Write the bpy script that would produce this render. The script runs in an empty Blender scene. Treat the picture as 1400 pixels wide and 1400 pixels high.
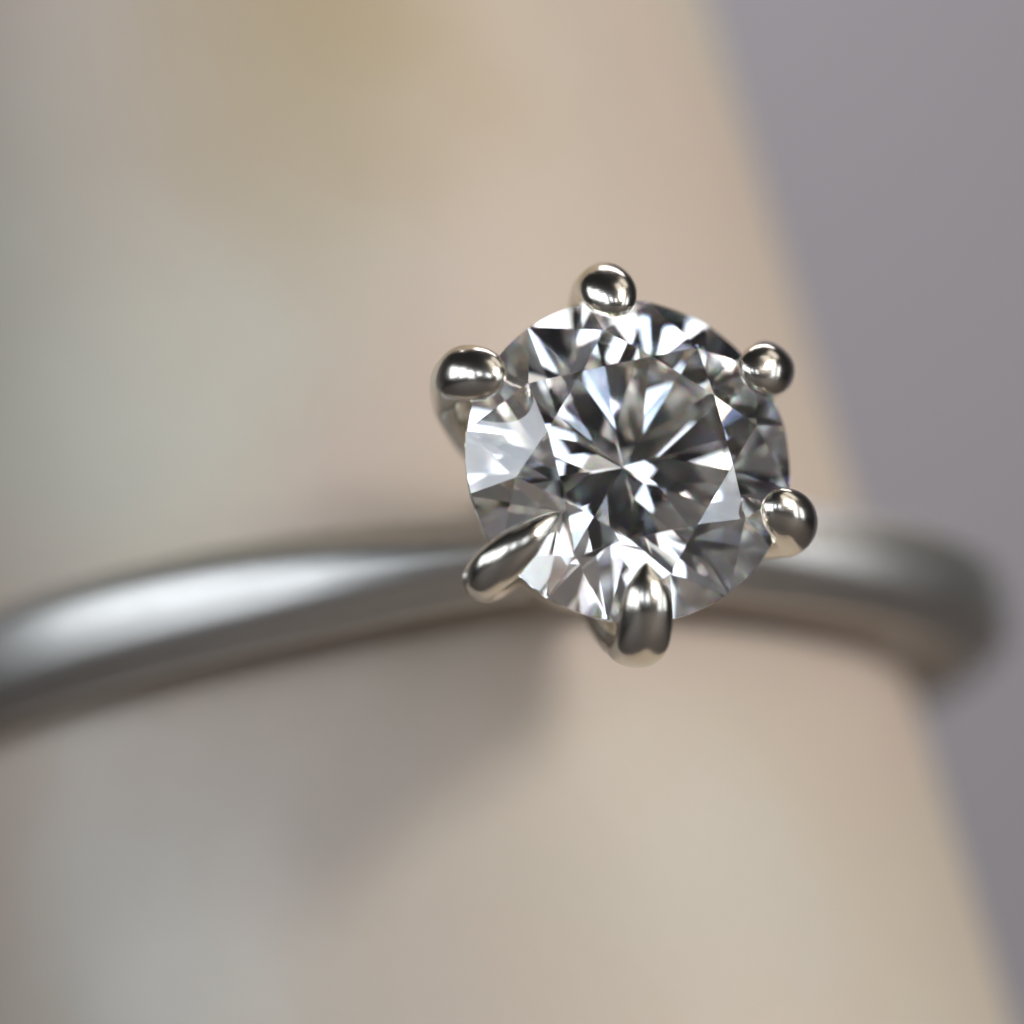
import bpy, bmesh, math, random
from mathutils import Vector, Matrix, noise
random.seed(4)
sc = bpy.context.scene
C = sc.collection
S = 0.1                                   # 1 unit = 1 cm; all lengths below in mm

# ---------------------------------------------------------------- ring pose (ring frame: x right, y ring axis, z towards the head)
EX, EY, EZ = -0.19, 0.2365, 0.0813
CX, CY = -0.9688, -2.83
FPX, DIST = 5484.2, 60.0
HG, RB, WB = 13.8554, 9.4034, 0.84
PHI = 1.5658
A1, A2, B1, B2, KW = -0.016, 0.008, 0.20, -0.40, 0.16
JX, JY = -0.256, -0.0665
RC, AL = 7.8232, 0.1985

def rot(ex, ey, ez):
    return Matrix.Rotation(ez, 3, 'Z') @ Matrix.Rotation(ex, 3, 'X') @ Matrix.Rotation(ey, 3, 'Y')
M = rot(EX, EY, EZ)
W = Matrix(((1, 0, 0), (0, 0, -1), (0, 1, 0)))          # ring frame -> world (ring axis upright)
def wv(v): return (W @ Vector(v)) * S

# ---------------------------------------------------------------- camera
cam_d = bpy.data.cameras.new('camera'); cam = bpy.data.objects.new('camera', cam_d); C.objects.link(cam)
cpos = M.transposed() @ (Vector((0, 0, DIST)) - Vector((CX, CY, -HG * .95)))
R3 = W @ M.transposed()
cam.matrix_world = Matrix.Translation(wv(cpos)) @ R3.to_4x4()
cam_d.sensor_width = 36; cam_d.lens = FPX / 1400 * 36
cam_d.clip_start = 0.05; cam_d.clip_end = 500
cam_d.dof.use_dof = True
cam_d.dof.focus_distance = (DIST - 0.5) * S
cam_d.dof.aperture_fstop = 0.33
cam_d.dof.aperture_blades = 0
sc.camera = cam

# ---------------------------------------------------------------- world and lamps
w = bpy.data.worlds.new('World'); sc.world = w; w.use_nodes = True
bg = w.node_tree.nodes['Background']
bg.inputs[0].default_value = (0.50, 0.52, 0.56, 1); bg.inputs[1].default_value = 0.03

HEAD = Vector((0, 0, HG))
def area(name, d, dist, sx, sy, radiance, col, spin=0):
    """rectangular lamp in direction d (camera's right / up / towards-camera) from the head, dist and sizes in mm, aimed at the head"""
    l = bpy.data.lights.new(name, 'AREA'); l.shape = 'RECTANGLE'
    l.size = sx * S; l.size_y = sy * S; l.energy = radiance * math.pi * (sx * S) * (sy * S); l.color = col
    o = bpy.data.objects.new(name, l); C.objects.link(o)
    p = wv(HEAD) + R3 @ (Vector(d).normalized() * dist * S)
    v = (wv(HEAD) - p).normalized()
    o.location = p; o.rotation_euler = (v.to_track_quat('-Z', 'Y').to_matrix() @ Matrix.Rotation(spin, 3, 'Z')).to_euler()
    return o
def panes(name, d, dist, n, sx, sy, gap, radiance, col):
    """n upright panes side by side (a window with mullions, a row of ceiling panels, added fill panes)"""
    d = Vector(d).normalized(); u = Vector((0, 1, 0)).cross(d).normalized()
    for i in range(n):
        area(name, d * dist + u * (i - (n - 1) / 2) * (sx + gap), (d * dist + u * (i - (n - 1) / 2) * (sx + gap)).length, sx, sy, radiance, col)
panes('window_light', (-0.80, 0.30, 0.55), 260, 3, 90, 140, 16, 3.0, (0.84, 0.91, 1.0))
panes('side_fill', (0.94, 0.15, 0.36), 260, 2, 50, 100, 44, 3.0, (0.86, 0.92, 1.0))  # unseen panes added at the right for fill and stone reflections
area('key_light', (0.72, 0.54, 0.42), 280, 110, 110, 3.2, (1.0, 0.96, 0.91))
panes('ceiling_light', (0.55, 0.82, 0.16), 280, 2, 100, 130, 34, 1.1, (1.0, 0.94, 0.87))
area('lamp_light', (0.62, 0.50, 0.60), 250, 44, 48, 40, (1.0, 0.94, 0.90))
panes('front_fill', (-0.12, 0.36, 0.92), 260, 3, 44, 50, 56, 4.6, (0.80, 0.88, 1.0))  # added panes, unseen, that give the band and stone pale reflections
area('low_fill', (0.35, -0.62, 0.70), 240, 110, 40, 0.5, (0.9, 0.94, 1.0))  # unseen panel added as weak fill from below
area('wall_fill', (0.05, 0.90, -0.60), 300, 260, 60, 11.6, (1.0, 0.95, 0.985))  # unseen lamp added only to brighten the wall

sc.view_settings.view_transform = 'Standard'; sc.view_settings.look = 'None'
sc.view_settings.exposure = 0; sc.view_settings.gamma = 1
cy = sc.cycles
cy.max_bounces = 24; cy.transmission_bounces = 22; cy.glossy_bounces = 12; cy.diffuse_bounces = 5; cy.transparent_max_bounces = 8
cy.caustics_reflective = True; cy.caustics_refractive = True; cy.blur_glossy = 0.4
cy.sample_clamp_indirect = 12; cy.sample_clamp_direct = 0
cy.use_denoising = True

# ---------------------------------------------------------------- materials
def mat(name):
    m = bpy.data.materials.new(name); m.use_nodes = True
    return m, m.node_tree, m.node_tree.nodes['Principled BSDF']
def node(nt, t, **k):
    n = nt.nodes.new(t)
    for a, b in k.items(): setattr(n, a, b)
    return n

def metal(name, col, r0, r1):
    m, nt, p = mat(name)
    p.inputs['Metallic'].default_value = 1
    p.inputs['Base Color'].default_value = (*col, 1)
    tc = node(nt, 'ShaderNodeTexCoord')
    n = node(nt, 'ShaderNodeTexNoise'); n.inputs['Scale'].default_value = 18; n.inputs['Detail'].default_value = 4
    r = node(nt, 'ShaderNodeMapRange'); r.inputs[3].default_value = r0; r.inputs[4].default_value = r1
    nt.links.new(tc.outputs['Object'], n.inputs['Vector']); nt.links.new(n.outputs['Fac'], r.inputs[0])
    nt.links.new(r.outputs[0], p.inputs['Roughness'])
    n2 = node(nt, 'ShaderNodeTexNoise'); n2.inputs['Scale'].default_value = 60; n2.inputs['Detail'].default_value = 3
    b = node(nt, 'ShaderNodeBump'); b.inputs['Strength'].default_value = 0.05; b.inputs['Distance'].default_value = 0.004
    nt.links.new(tc.outputs['Object'], n2.inputs['Vector']); nt.links.new(n2.outputs['Fac'], b.inputs['Height'])
    # fine polishing lines
    sp = node(nt, 'ShaderNodeMapping'); sp.inputs['Scale'].default_value = (45, 60, 420); sp.inputs['Rotation'].default_value = (0.5, 0.3, 0.2)
    n4 = node(nt, 'ShaderNodeTexNoise'); n4.inputs['Scale'].default_value = 1.0; n4.inputs['Detail'].default_value = 2
    b2 = node(nt, 'ShaderNodeBump'); b2.inputs['Strength'].default_value = 0.12; b2.inputs['Distance'].default_value = 0.0012
    nt.links.new(tc.outputs['Object'], sp.inputs['Vector']); nt.links.new(sp.outputs[0], n4.inputs['Vector'])
    nt.links.new(n4.outputs['Fac'], b2.inputs['Height']); nt.links.new(b.outputs[0], b2.inputs['Normal'])
    nt.links.new(b2.outputs[0], p.inputs['Normal'])
    return m

def diamond_mat():
    m = bpy.data.materials.new('diamond'); m.use_nodes = True; nt = m.node_tree
    nt.nodes.remove(nt.nodes['Principled BSDF'])
    out = nt.nodes['Material Output']
    # three equally likely colour shares, each refracted at its own index: a little fire
    gs = []
    for c, ior in (((1.32, 0.84, 0.83, 1), 2.375), ((0.84, 1.32, 0.83, 1), 2.417), ((0.84, 0.84, 1.34, 1), 2.465)):
        g = node(nt, 'ShaderNodeBsdfGlass'); g.inputs['Color'].default_value = c
        g.inputs['IOR'].default_value = ior; g.inputs['Roughness'].default_value = 0.0
        gs.append(g)
    m1 = node(nt, 'ShaderNodeMixShader'); m1.inputs[0].default_value = 0.5
    m2 = node(nt, 'ShaderNodeMixShader'); m2.inputs[0].default_value = 1 / 3
    nt.links.new(gs[0].outputs[0], m1.inputs[1]); nt.links.new(gs[1].outputs[0], m1.inputs[2])
    nt.links.new(m1.outputs[0], m2.inputs[1]); nt.links.new(gs[2].outputs[0], m2.inputs[2])
    nt.links.new(m2.outputs[0], out.inputs[0])
    return m

def ramp(nt, stops):
    r = node(nt, 'ShaderNodeValToRGB')
    e = r.color_ramp.elements
    e[0].position, e[0].color = stops[0][0], (*stops[0][1], 1)
    e[1].position, e[1].color = stops[-1][0], (*stops[-1][1], 1)
    for p, c in stops[1:-1]:
        x = e.new(p); x.color = (*c, 1)
    return r

def stand_mat():
    m, nt, p = mat('stained_cream_resin')
    tc = node(nt, 'ShaderNodeTexCoord')
    mp = node(nt, 'ShaderNodeMapping'); mp.inputs['Location'].default_value = (3.37, 7.61, 5.23); mp.inputs['Rotation'].default_value = (0.6, 0.9, 0.4)
    nt.links.new(tc.outputs['Object'], mp.inputs['Vector'])
    n = node(nt, 'ShaderNodeTexNoise'); n.inputs['Scale'].default_value = 1.15; n.inputs['Detail'].default_value = 5; n.inputs['Roughness'].default_value = 0.45
    nt.links.new(mp.outputs[0], n.inputs['Vector'])
    r = ramp(nt, [(0.30, (0.60, 0.57, 0.48)), (0.44, (0.61, 0.535, 0.43)), (0.56, (0.62, 0.51, 0.42)), (0.72, (0.56, 0.47, 0.36))])
    nt.links.new(n.outputs['Fac'], r.inputs[0])
    # broad stains, and pale left areas painted brighter in place of light, each a centre on the surface, a reach in cm, a colour and an amount
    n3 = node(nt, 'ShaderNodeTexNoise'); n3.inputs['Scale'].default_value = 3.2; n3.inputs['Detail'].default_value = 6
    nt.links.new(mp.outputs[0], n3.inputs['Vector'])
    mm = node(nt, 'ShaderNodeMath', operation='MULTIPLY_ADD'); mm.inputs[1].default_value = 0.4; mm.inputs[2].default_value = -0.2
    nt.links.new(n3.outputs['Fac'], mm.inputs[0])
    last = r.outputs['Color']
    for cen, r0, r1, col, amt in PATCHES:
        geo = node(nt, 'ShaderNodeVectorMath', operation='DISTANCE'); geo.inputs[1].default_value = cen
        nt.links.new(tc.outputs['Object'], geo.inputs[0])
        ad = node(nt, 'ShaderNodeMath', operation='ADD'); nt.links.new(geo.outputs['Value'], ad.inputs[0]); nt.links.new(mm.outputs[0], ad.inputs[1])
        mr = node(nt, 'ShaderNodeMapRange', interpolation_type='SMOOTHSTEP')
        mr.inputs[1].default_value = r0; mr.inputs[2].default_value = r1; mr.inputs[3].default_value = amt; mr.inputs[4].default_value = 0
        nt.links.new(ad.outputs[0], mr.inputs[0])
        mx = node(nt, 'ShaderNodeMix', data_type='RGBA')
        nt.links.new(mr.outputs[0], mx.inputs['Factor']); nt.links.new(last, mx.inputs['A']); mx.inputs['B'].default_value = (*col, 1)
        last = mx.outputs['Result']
    nt.links.new(last, p.inputs['Base Color'])
    p.inputs['Roughness'].default_value = 0.55
    p.inputs['Subsurface Weight'].default_value = 0.15; p.inputs['Subsurface Radius'].default_value = (0.12, 0.07, 0.04); p.inputs['Subsurface Scale'].default_value = 1
    n2 = node(nt, 'ShaderNodeTexNoise'); n2.inputs['Scale'].default_value = 25; n2.inputs['Detail'].default_value = 5
    b = node(nt, 'ShaderNodeBump'); b.inputs['Strength'].default_value = 0.2; b.inputs['Distance'].default_value = 0.01
    nt.links.new(mp.outputs[0], n2.inputs['Vector']); nt.links.new(n2.outputs['Fac'], b.inputs['Height']); nt.links.new(b.outputs[0], p.inputs['Normal'])
    return m

def plain(name, col, rough, scale=3, var=0.08):
    m, nt, p = mat(name)
    tc = node(nt, 'ShaderNodeTexCoord'); n = node(nt, 'ShaderNodeTexNoise'); n.inputs['Scale'].default_value = scale; n.inputs['Detail'].default_value = 6
    nt.links.new(tc.outputs['Object'], n.inputs['Vector'])
    r = ramp(nt, [(0.3, tuple(c * (1 - var) for c in col)), (0.7, tuple(c * (1 + var) for c in col))])
    nt.links.new(n.outputs['Fac'], r.inputs[0]); nt.links.new(r.outputs[0], p.inputs['Base Color'])
    p.inputs['Roughness'].default_value = rough
    return m

# ---------------------------------------------------------------- mesh helpers (coordinates in mm, ring frame, origin = ring centre)
def mesh_obj(name, verts, faces, m, parent=None, smooth=True, tf=None):
    me = bpy.data.meshes.new(name)
    vs = [wv(tf(v) if tf else v) for v in verts]
    me.from_pydata(vs, [], faces); me.update()
    bm = bmesh.new(); bm.from_mesh(me); bmesh.ops.recalc_face_normals(bm, faces=bm.faces); bm.to_mesh(me); bm.free()
    for p in me.polygons: p.use_smooth = smooth
    me.materials.append(m)
    o = bpy.data.objects.new(name, me); C.objects.link(o)
    if parent: o.parent = parent
    return o

def catmull(pts, n):
    out = []
    P = [pts[0]] + list(pts) + [pts[-1]]
    for i in range(1, len(P) - 2):
        for k in range(n):
            t = k / n
            out.append([0.5 * (2 * b + (c - a) * t + (2 * a - 5 * b + 4 * c - d) * t * t + (3 * b - a - 3 * c + d) * t ** 3) for a, b, c, d in zip(P[i - 1], P[i], P[i + 1], P[i + 2])])
    out.append(list(pts[-1]))
    return out

def tube(path, closed=False, seg=24, side=None):
    """path rows: x,y,z,ra,rb ; ra along the fixed side vector, rb across it"""
    vs, fs = [], []
    n = len(path)
    for i, row in enumerate(path):
        p = Vector(row[:3]); a = Vector(path[(i - 1) % n if closed else max(i - 1, 0)][:3]); b = Vector(path[(i + 1) % n if closed else min(i + 1, n - 1)][:3])
        t = (b - a).normalized()
        s = Vector(side) if side is not None else Vector((0, 0, 1))
        u = (s - t * s.dot(t)).normalized(); v = t.cross(u)
        for k in range(seg):
            th = 2 * math.pi * k / seg
            vs.append(p + u * (row[3] * math.cos(th)) + v * (row[4] * math.sin(th)))
    m = n if closed else n - 1
    for i in range(m):
        for k in range(seg):
            a = i * seg + k; b = i * seg + (k + 1) % seg; c = ((i + 1) % n) * seg + (k + 1) % seg; d = ((i + 1) % n) * seg + k
            fs.append((a, b, c, d))
    if not closed:
        fs.append(tuple(range(seg))[::-1]); fs.append(tuple((n - 1) * seg + k for k in range(seg)))
    return vs, fs

gold = metal('polished_white_gold', (0.74, 0.69, 0.60), 0.14, 0.27)
band_gold = metal('worn_white_gold', (0.67, 0.65, 0.61), 0.36, 0.48)

# ---------------------------------------------------------------- setting: wall behind, tabletop below
TABLE_Y = -70.0
def quad(name, pts, m):
    o = mesh_obj(name, pts, [(0, 1, 2, 3)], m, smooth=False); o['kind'] = 'structure'; return o
quad('wall', [(-900, -400, -330), (900, -400, -330), (900, 700, -330), (-900, 700, -330)], plain('mauve_grey_paint', (0.41, 0.395, 0.412), 0.9, 0.4, 0.03))
quad('tabletop', [(-900, TABLE_Y, 900), (900, TABLE_Y, 900), (900, TABLE_Y, -329), (-900, TABLE_Y, -329)], plain('warm_laminate', (0.11, 0.10, 0.095), 0.6, 0.6, 0.05))

wl = bpy.data.objects['wall_fill']; wl.rotation_euler = (wv((60, 0, -330)) - wl.location).to_track_quat('-Z', 'Y').to_euler()

# ---------------------------------------------------------------- ring stand (cone)
CDX, CDZ, CR = -0.85, 0.0, RC + 0.92
TAPER, LEAN = 0.07, 0.13
def on_cone(px, py):                       # point of the cone's front that the photograph shows at (px, py)
    d = M.transposed() @ Vector(((px - 700) / FPX, (700 - py) / FPX, -1))
    return tuple(wv(cpos + d * ((7.2 - cpos.z) / d.z)))
PATCHES = [(on_cone(-20, 560), 0.15, 0.60, (0.74, 0.71, 0.58), 0.6), (on_cone(60, 1280), 0.05, 0.55, (0.78, 0.74, 0.66), 0.85),  # this row: pale grey tones at left, brightened to stand in for missing light
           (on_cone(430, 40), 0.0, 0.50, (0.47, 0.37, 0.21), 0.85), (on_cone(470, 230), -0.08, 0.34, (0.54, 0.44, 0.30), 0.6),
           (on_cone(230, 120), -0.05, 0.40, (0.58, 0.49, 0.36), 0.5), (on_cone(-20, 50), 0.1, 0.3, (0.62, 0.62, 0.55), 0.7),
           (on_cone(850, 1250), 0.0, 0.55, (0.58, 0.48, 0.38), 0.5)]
def cone_r(y):
    if y > 30: return max(0.05, (CR - math.tan(TAPER) * 30) * math.sqrt(max(0, 1 - ((y - 30) / 4.0) ** 2)))
    return CR - math.tan(TAPER) * y
vs, fs = [], []
ys = [TABLE_Y + 0.0, TABLE_Y + 0.6] + [TABLE_Y + 1 + i * (30 - TABLE_Y - 1) / 60 for i in range(61)] + [30 + 4 * math.sin(a * math.pi / 20) for a in range(1, 11)]
seg = 128
for j, y in enumerate(ys):
    r = cone_r(y) - (0.6 if j == 0 else 0)
    for k in range(seg):
        th = 2 * math.pi * k / seg
        flat = 0.06 * math.exp(-(min(abs(math.degrees(th) - 132), 360 - abs(math.degrees(th) - 132)) / 55) ** 2)      # slightly flattened towards the front left
        rr = r * (1 - flat + 0.006 * noise.noise(Vector((math.cos(th) * 1.5, math.sin(th) * 1.5, y * 0.12))))
        vs.append((CDX - LEAN * y + rr * math.cos(th), y, CDZ + rr * math.sin(th)))
for j in range(len(ys) - 1):
    for k in range(seg):
        fs.append((j * seg + k, j * seg + (k + 1) % seg, (j + 1) * seg + (k + 1) % seg, (j + 1) * seg + k))
fs.append(tuple(range(seg))); fs.append(tuple((len(ys) - 1) * seg + k for k in range(seg)))
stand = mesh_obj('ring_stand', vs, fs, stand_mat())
stand['label'] = 'stained cream tapered cone with the ring around it, out of focus'
stand['category'] = 'ring stand'

# ---------------------------------------------------------------- the ring
ring = bpy.data.objects.new('solitaire_ring', None); C.objects.link(ring)
ring.empty_display_size = 0.2
ring['label'] = 'polished white metal solitaire ring with one round diamond in six claws'
ring['category'] = 'ring'

# band
def band_section(wd, th, cw):
    """closed profile (axial, radial): flat crown, two bevels, low sides, gently domed inside; corners rounded"""
    key = [(-1.0, -0.30), (-0.99, 0.15), (-0.5 - cw * 0.58, 0.54 - cw * 0.2), (-cw, 0.90), (0.0, 1.0), (cw, 0.90), (0.5 + cw * 0.58, 0.54 - cw * 0.2), (0.99, 0.15), (1.0, -0.30), (0.86, -0.56), (0.4, -0.66), (-0.4, -0.66), (-0.86, -0.56)]
    pts = []
    n = len(key)
    for i in range(n):                       # B-spline through control points, pulled towards the corners
        p0, p1, p2 = key[i - 1], key[i], key[(i + 1) % n]
        for f, g in ((p0, 0.30), (None, 0), (p2, 0.30)):
            q = p1 if f is None else (p1[0] + (f[0] - p1[0]) * g, p1[1] + (f[1] - p1[1]) * g)
            if f is None: q = (p1[0] * 0.96 + (p0[0] + p2[0]) * 0.02, p1[1] * 0.96 + (p0[1] + p2[1]) * 0.02)
            pts.append((q[0] * wd, q[1] * th))
    return pts
vs, fs = [], []
N = 240
for i in range(N):
    t = 2 * math.pi * i / N
    s = math.sin(t); tt = math.atan2(s, math.cos(t))
    Rt = RB * (1 + A1 * s + A2 * s * s); h = 0.25 + B1 * s + B2 * s * s
    wd = WB * (1 + KW * abs(s)) * (1 - 0.24 * math.exp(-(tt / 0.34) ** 2))
    SEC = band_section(wd, 0.66 + 0.10 * math.exp(-(tt / 0.3) ** 2), 0.58 - 0.46 * math.exp(-(tt / 0.36) ** 2))
    for x, y in SEC:
        vs.append(((Rt + y) * math.sin(t), h + x, (Rt + y) * math.cos(t)))
for i in range(N):
    q = len(SEC)
    for k in range(q):
        fs.append((i * q + k, i * q + (k + 1) % q, ((i + 1) % N) * q + (k + 1) % q, ((i + 1) % N) * q + k))
mesh_obj('band', vs, fs, band_gold, ring)

# head frame: origin at girdle centre, z out of the stone
NZ = Vector((0.20, 0.235, 0.0)); NZ.z = math.sqrt(1 - NZ.x ** 2 - NZ.y ** 2)
nz = M.transposed() @ NZ
nx = Vector((1, 0, 0)) - nz * nz.x; nx.normalize(); ny = nz.cross(nx)
HR = Matrix((nx, ny, nz)).transposed()
GC = M.transposed() @ (Vector((1.74, 0.77, 0.0)) - Vector((CX, CY, -HG * .95)))   # girdle centre
def ht(v): return HR @ Vector(v) + GC

# diamond: round brilliant
def brilliant(R, spin):
    tc, tp = math.tan(math.radians(34.5)), math.tan(math.radians(40.9))
    g = 0.026
    rt = 0.57; rs = rt * math.cos(math.pi / 8) + 0.5 * (1 - rt * math.cos(math.pi / 8)); rl = 0.22
    V, F = [], []
    def P(r, k, z): V.append((R * r * math.cos(k * math.pi / 8 + spin), R * r * math.sin(k * math.pi / 8 + spin), R * z)); return len(V) - 1
    T = [P(rt, 2 * i, g + (1 - rt) * tc) for i in range(8)]
    Sx = [P(rs, 2 * i + 1, g + (1 - rs * math.cos(math.pi / 8)) * tc) for i in range(8)]
    K = 4                                     # girdle points between neighbouring facet corners: each half facet cuts the round girdle in a scallop
    def plane(a, b, c):
        A, B, Cc = Vector(a), Vector(b), Vector(c); n = (B - A).cross(Cc - A); return lambda x, y: A.z - (n.x * (x - A.x) + n.y * (y - A.y)) / n.z
    def rim(sgn, centre):
        out = []
        for i in range(16):
            z0 = g + 0.0
            c = [R * math.cos(i * math.pi / 8 + spin), R * math.sin(i * math.pi / 8 + spin), sgn * R * z0]
            d = [R * math.cos((i + 1) * math.pi / 8 + spin), R * math.sin((i + 1) * math.pi / 8 + spin), sgn * R * z0]
            f = plane(V[centre[i // 2]], c, d)
            for k in range(K):
                a = (i + k / K) * math.pi / 8 + spin; x, y = R * math.cos(a), R * math.sin(a)
                V.append((x, y, c[2] if k == 0 else f(x, y))); out.append(len(V) - 1)
        return out
    L = [P(rl, 2 * i + 1, -g - (1 - rl * math.cos(math.pi / 8)) * tp) for i in range(8)]
    cul = P(0, 0, -g - tp)
    GU = rim(1, Sx); GL = rim(-1, L); n = 16 * K
    F.append(tuple(T))
    for i in range(8):
        j = (i + 1) % 8; o = 2 * i * K
        F.append((T[i], T[j], Sx[i]))
        F.append((T[i], Sx[i - 1], GU[o], Sx[i]))
        F.append((cul, L[i - 1], GL[o], L[i]))
        for h in (0, K):
            F.append((Sx[i], *[GU[(o + h + k) % n] for k in range(K + 1)]))
            F.append((L[i], *[GL[(o + h + k) % n] for k in range(K + 1)]))
    for i in range(n):
        F.append((GU[i], GU[(i + 1) % n], GL[(i + 1) % n], GL[i]))
    return V, F
RG = 2.49
V, F = brilliant(RG, -0.22)
mesh_obj('diamond', V, F, diamond_mat(), ring, smooth=False, tf=ht)

# claws.  rows: radius from the stone's axis, height over the girdle, half width round the stone, half width across
base_z = -3.75
claw = [(0.95, base_z, 0.42, 0.40), (1.25, -2.9, 0.40, 0.38), (1.80, -1.95, 0.38, 0.36), (2.35, -1.0, 0.38, 0.34), (2.66, -0.30, 0.41, 0.33),
        (2.74, 0.12, 0.44, 0.35), (2.66, 0.44, 0.46, 0.38), (2.46, 0.66, 0.44, 0.36), (2.24, 0.78, 0.34, 0.26), (2.10, 0.80, 0.17, 0.13), (2.06, 0.80, 0.02, 0.02)]
def spot(px, py, z):                      # where the line of sight through a point of the photograph meets height z of the head frame
    K = Matrix((nx, ny, nz)); eye = K @ (cpos - GC)
    d = K @ (M.transposed() @ Vector(((px - 700) / FPX, (700 - py) / FPX, -1)))
    t = (z - eye.z) / d.z
    return eye.x + d.x * t, eye.y + d.y * t
tweak = [  # seat measured on the photograph, bead scale, inward length
    ((828, 402), 1.00, 0.0), ((642, 515), 1.02, 0.0), ((672, 780), 0.76, 0.60), ((878, 862), 0.95, 0.42), ((1076, 712), 0.98, 0.0), ((1043, 508), 1.0, 0.0)]
for k in range(6):
    (px_, py_), bs, inl = tweak[k]
    sx_, sy_ = spot(px_, py_, 0.40)
    a = math.atan2(sy_, sx_); dr = max(-0.25, min(0.25, math.hypot(sx_, sy_) - 2.56))
    print('claw', k, round(a, 3), round(math.hypot(sx_, sy_), 3))
    ca, sa = math.cos(a), math.sin(a)
    rows = []
    for i, (r, z, ra, rb) in enumerate(claw):
        if i >= 7: r -= inl * (i - 6) / 4; z += inl * 0.10 * (i - 6) / 4
        q = (bs if i > 3 else 1) * 0.94
        r += dr * min(1, i / 3) + ((0, 0.05, 0.26, 0.18, 0.05)[min(i, 4)] if k == 1 and i <= 4 else 0)
        rows.append((r, z, ra * q, rb * q))
    rows = catmull(rows, 6)
    path = [(r * ca, r * sa, z, ra, rb) for r, z, ra, rb in rows]
    vs, fs = tube(path, seg=28, side=(-sa, ca, 0))
    vs = [v + Vector((noise.noise(v * 2.1 + Vector((k, 0, 0))), noise.noise(v * 2.1 + Vector((0, k, 5))), noise.noise(v * 2.3 + Vector((9, 0, k))))) * 0.02 for v in vs]
    mesh_obj('claw', vs, fs, gold, ring, tf=ht)

# gallery rail and base collar
def hoop(r, z, ra, rb):
    path = [(r * math.cos(2 * math.pi * i / 72), r * math.sin(2 * math.pi * i / 72), z, ra, rb) for i in range(72)]
    return tube(path, closed=True, seg=16, side=(0, 0, 1))
vs, fs = hoop(1.72, -2.05, 0.22, 0.20)
mesh_obj('gallery_rail', vs, fs, gold, ring, tf=ht)
vs, fs = [], []
prof = [(0.05, base_z - 0.9), (1.15, base_z - 0.9), (1.28, base_z - 0.55), (1.30, base_z), (1.38, base_z + 0.35), (1.3, base_z + 0.5), (0.95, base_z + 0.45), (0.7, base_z + 0.1), (0.05, base_z)]
prof = catmull(prof, 4)
for r, z in prof:
    for k in range(48):
        th = 2 * math.pi * k / 48
        vs.append((r * math.cos(th), r * math.sin(th), z))
for j in range(len(prof) - 1):
    for k in range(48):
        fs.append((j * 48 + k, j * 48 + (k + 1) % 48, (j + 1) * 48 + (k + 1) % 48, (j + 1) * 48 + k))
mesh_obj('collar', vs, fs, gold, ring, tf=ht)
